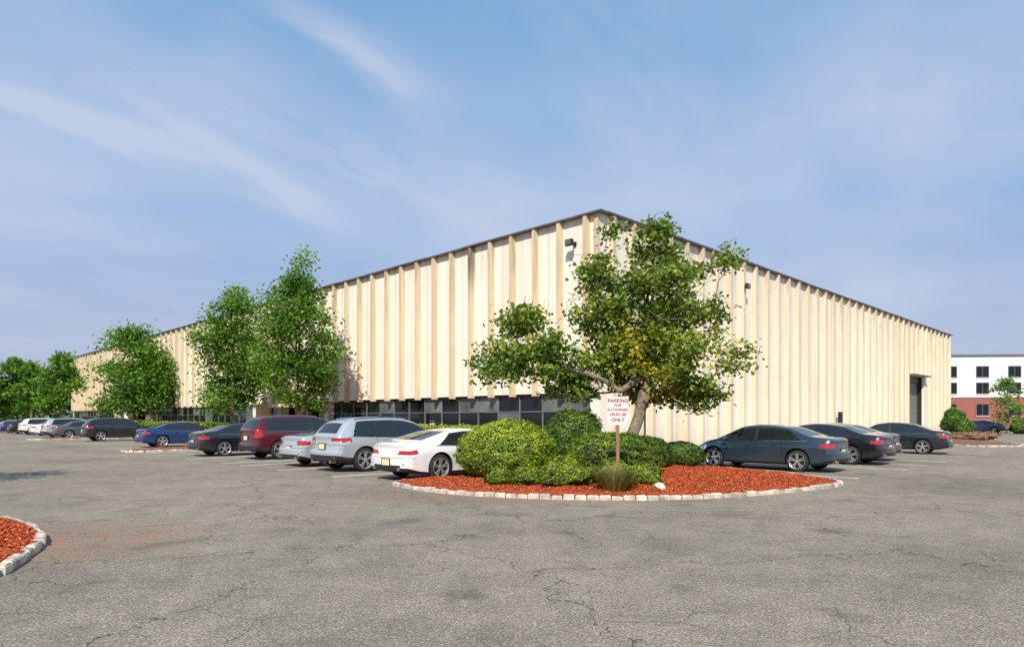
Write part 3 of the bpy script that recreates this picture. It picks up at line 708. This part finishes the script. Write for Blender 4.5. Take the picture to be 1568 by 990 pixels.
    for ax in (K['ra'],K['fa']):
        for s in(-1,1):
            cx=ax-L/2; cy=s*(W/2-.115); cz=r
            wb.lathe_y([(r*.66,-.11),(r*.9,-.115),(r*.97,-.10),(r,-.07),(r,.07),(r*.97,.10),(r*.9,.112),(r*.74,.112),(r*.72,.10)],36,0,cx,cy,cz,s)
            wb.lathe_y([(r*.745,.111),(r*.73,.120),(r*.70,.112),(r*.67,.06),(r*.64,-.08)],36,1,cx,cy,cz,s)
            wb.lathe_y([(r*.65,.02),(.001,.02)],24,2,cx,cy,cz,s)
            wb.lathe_y([(.055,.0),(.06,.085),(.05,.10),(.001,.103)],16,1,cx,cy,cz,s)
            ns=5
            for q in range(ns):
                for dq in (-.13,.13):
                    t=2*math.pi*q/ns+.3; c_,s_=math.cos(t+dq*.6),math.sin(t+dq*.6); c2,s2=math.cos(t+dq*1.3),math.sin(t+dq*1.3)
                    hw=.016; r0=.04; r1=r*.71; px,pz=-s_,c_
                    pts=[]
                    for yy in (.055,.098):
                        pts+=[(cx+c_*r0+px*hw,cy+s*yy,cz+s_*r0+pz*hw),(cx+c_*r0-px*hw,cy+s*yy,cz+s_*r0-pz*hw),(cx+c2*r1-px*hw,cy+s*(yy+.008),cz+s2*r1-pz*hw),(cx+c2*r1+px*hw,cy+s*(yy+.008),cz+s2*r1+pz*hw)]
                    wb.add(pts,[(0,1,2,3),(4,7,6,5),(0,4,5,1),(1,5,6,2),(2,6,7,3),(3,7,4,0)],1)
    wm=wb.mesh('wheels',[m_tire,m_rim,m_dark],True,True)
    tb_=MB()
    pz=K['plate']; px0=-L/2+(.04 if pz>.6 else 0); tb_.box(px0-.012,px0+.05,-.16,.16,pz-.08,pz+.08,0); tb_.box(px0-.004,px0+.05,-.2,.2,pz-.105,pz+.105,3)
    for s in(-1,1):
        for hx in K['seams'][:-1]:
            xh=hx+.16
            zz=np.interp(xh,[p[0] for p in K['zs']],[p[1] for p in K['zs']])-.13
            y=W/2*.995; tb_.box(xh-L/2,xh-L/2+.19,min(s*y,s*(y+.028)),max(s*y,s*(y+.028)),zz-.016,zz+.016,4)
        tb_.tube((-L/2+.0,s*.55,.33),.045,(-L/2+.2,s*.55,.33),.045,1,12)
        tb_.box(-L/2+.05,-L/2+.09,min(s*.6,s*.74),max(s*.6,s*.74),.45,.475,2)
        if suv:
            pr=None
            for x in np.arange(.85,3.05,.2):
                i=int(x/L*(nS-1)); p=(xs[i]-L/2,s*(rows[i,jg+1,0]-.03),rows[i,jg+1,1]+.035)
                if pr: tb_.tube(pr,.018,p,.018,1,6)
                pr=p
        pr=None
        for x in np.arange(ga-.1,gb,.12):
            i=int(x/L*(nS-1)); p=warp(xs[i],s*(rows[i,jb,0]+.004),rows[i,jb,1]+.004)
            if pr: tb_.tube(pr,.011,p,.011,1,5)
            pr=p
    tm=tb_.mesh('trim',[m_plate,m_chrome,m_tail,m_dark,m_whitep],False,True)
    bm=bmesh.new()
    for s in(-1,1):
        xx=K['ws'][1]-.35-L/2; zz=np.interp(K['ws'][1]-.4,[p[0] for p in K['zs']],[p[1] for p in K['zs']])+.10
        bmesh.ops.create_uvsphere(bm,u_segments=14,v_segments=10,radius=1,matrix=Matrix.Translation((xx,s*(W/2+.06),zz))@Matrix.Diagonal((.07,.115,.075,1)))
        bmesh.ops.create_cube(bm,size=1,matrix=Matrix.Translation((xx+.02,s*(W/2-.06),zz-.05))@Matrix.Diagonal((.06,.14,.03,1)))
    mm=bpy.data.meshes.new('mirrors'); bm.to_mesh(mm); bm.free(); mm.shade_smooth(); mm.set_sharp_from_angle(angle=math.radians(40)); mm.materials.append(m_whitep)
    CM[kind]=(me2,wm,tm,mm); return CM[kind]
PM={}
def paint(kind,colname,col,metal,rough=.3):
    if (kind,colname) in PM: return PM[kind,colname]
    K=KN[kind]; m,nt,b=newmat('car_paint_'+colname); v=objc(nt); sp=N(nt,'ShaderNodeSeparateXYZ',{0:v})
    mask=None; L=K['L']
    for s in K['seams']:
        q=M(nt,'LESS_THAN',M(nt,'ABSOLUTE',M(nt,'SUBTRACT',sp.outputs[0],s-L/2)),.007); mask=q if mask is None else M(nt,'MAXIMUM',mask,q)
    mask=M(nt,'MULTIPLY',mask,M(nt,'GREATER_THAN',M(nt,'ABSOLUTE',sp.outputs[1]),.62)); mask=M(nt,'MULTIPLY',mask,M(nt,'LESS_THAN',sp.outputs[2],K['zs'][2][1]+.02))
    q=M(nt,'LESS_THAN',M(nt,'ABSOLUTE',M(nt,'SUBTRACT',sp.outputs[2],K['tail'][1]-.09)),.007); q=M(nt,'MULTIPLY',q,M(nt,'LESS_THAN',sp.outputs[0],-L/2+.3)); mask=M(nt,'MAXIMUM',mask,q)
    c=mixc(nt,mask,col,(.01,.01,.01))
    nt.links.new(c,b.inputs['Base Color']); b.inputs['Metallic'].default_value=metal; b.inputs['Roughness'].default_value=rough
    b.inputs['Coat Weight'].default_value=1; b.inputs['Coat Roughness'].default_value=.04
    PM[kind,colname]=m; return m
def car(name,kind,colname,col,metal,lx,ly,row,rot=0.0,axle='ra'):
    me,wm,tm,mm=car_mesh(kind); K=KN[kind]; L,W=K['L'],K['W']
    ang=A if row=='L' else A+math.pi/2; ang+=rot
    side=-1 if row=='L' else 1
    X,Y=L2W(lx,ly); ox=K[axle]-L/2; oy=side*(W/2-.1)
    cx=X-(math.cos(ang)*ox-math.sin(ang)*oy); cy=Y-(math.sin(ang)*ox+math.cos(ang)*oy)
    e=empty(name,(cx,cy,.004),ang)
    pm=paint(kind,colname,col,metal)
    b_=me.copy(); b_.materials[0]=pm; link('body',b_,e); link('wheels',wm,e)
    t=tm.copy(); t.materials[4]=pm; link('trim',t,e)
    q=mm.copy(); q.materials[0]=pm; link('mirrors',q,e)
    return e
WH=('white',(.82,.82,.80),0.0); SI=('silver',(.62,.64,.66),.5); MA=('maroon',(.13,.010,.02),.4); BK=('black',(.010,.011,.013),.2)
BL=('blue',(.014,.045,.17),.4); TE=('slate',(.04,.075,.105),.5); GR=('grey',(.13,.14,.15),.5); NV=('dark_grey',(.02,.026,.034),.4)
car('white_coupe','coupe',*WH,-16.1,-7.15,'L')
car('silver_suv','suv',*SI,-15.9,-3.2,'L')
car('silver_sedan','sedan',*SI,-15.6,-.45,'L')
car('maroon_suv','bigsuv',*MA,-15.0,4.45,'L')
car('black_sedan','sedan',*NV,-15.7,8.3,'L')
car('blue_sedan','sedan',*BL,-14.7,19.8,'L')
car('black_suv','suv',*BK,-14.6,33.6,'L')
car('grey_sedan','sedan',*GR,-14.6,43.5,'L')
car('silver_suv','suv',*SI,-14.8,47,'L')
car('white_sedan','sedan',*WH,-14.5,54,'L')
car('white_suv','suv',*WH,-14.7,59,'L')
car('black_sedan','sedan',*BK,-14.7,65,'L')
car('blue_sedan','sedan',*BL,-14.7,71,'L')
car('silver_sedan','sedan',*SI,-14.7,78,'L')
car('slate_sedan','sedan',*TE,-6.5,-12.7,'R')
car('black_sedan','sedan',*BK,-1.9,-12.7,'R')
car('black_sedan','sedan',*NV,.75,-12.2,'R')
car('black_sedan','sedan',*NV,7.8,-12.6,'R',.12)
q_=P(1522,HY,74)
dxy=np.array([q_[0]-C0[0],q_[1]-C0[1]]); car('blue_sedan','sedan',*BL,float(dxy@np.array([CA,SA])),float(dxy@np.array([-SA,CA])),'R')
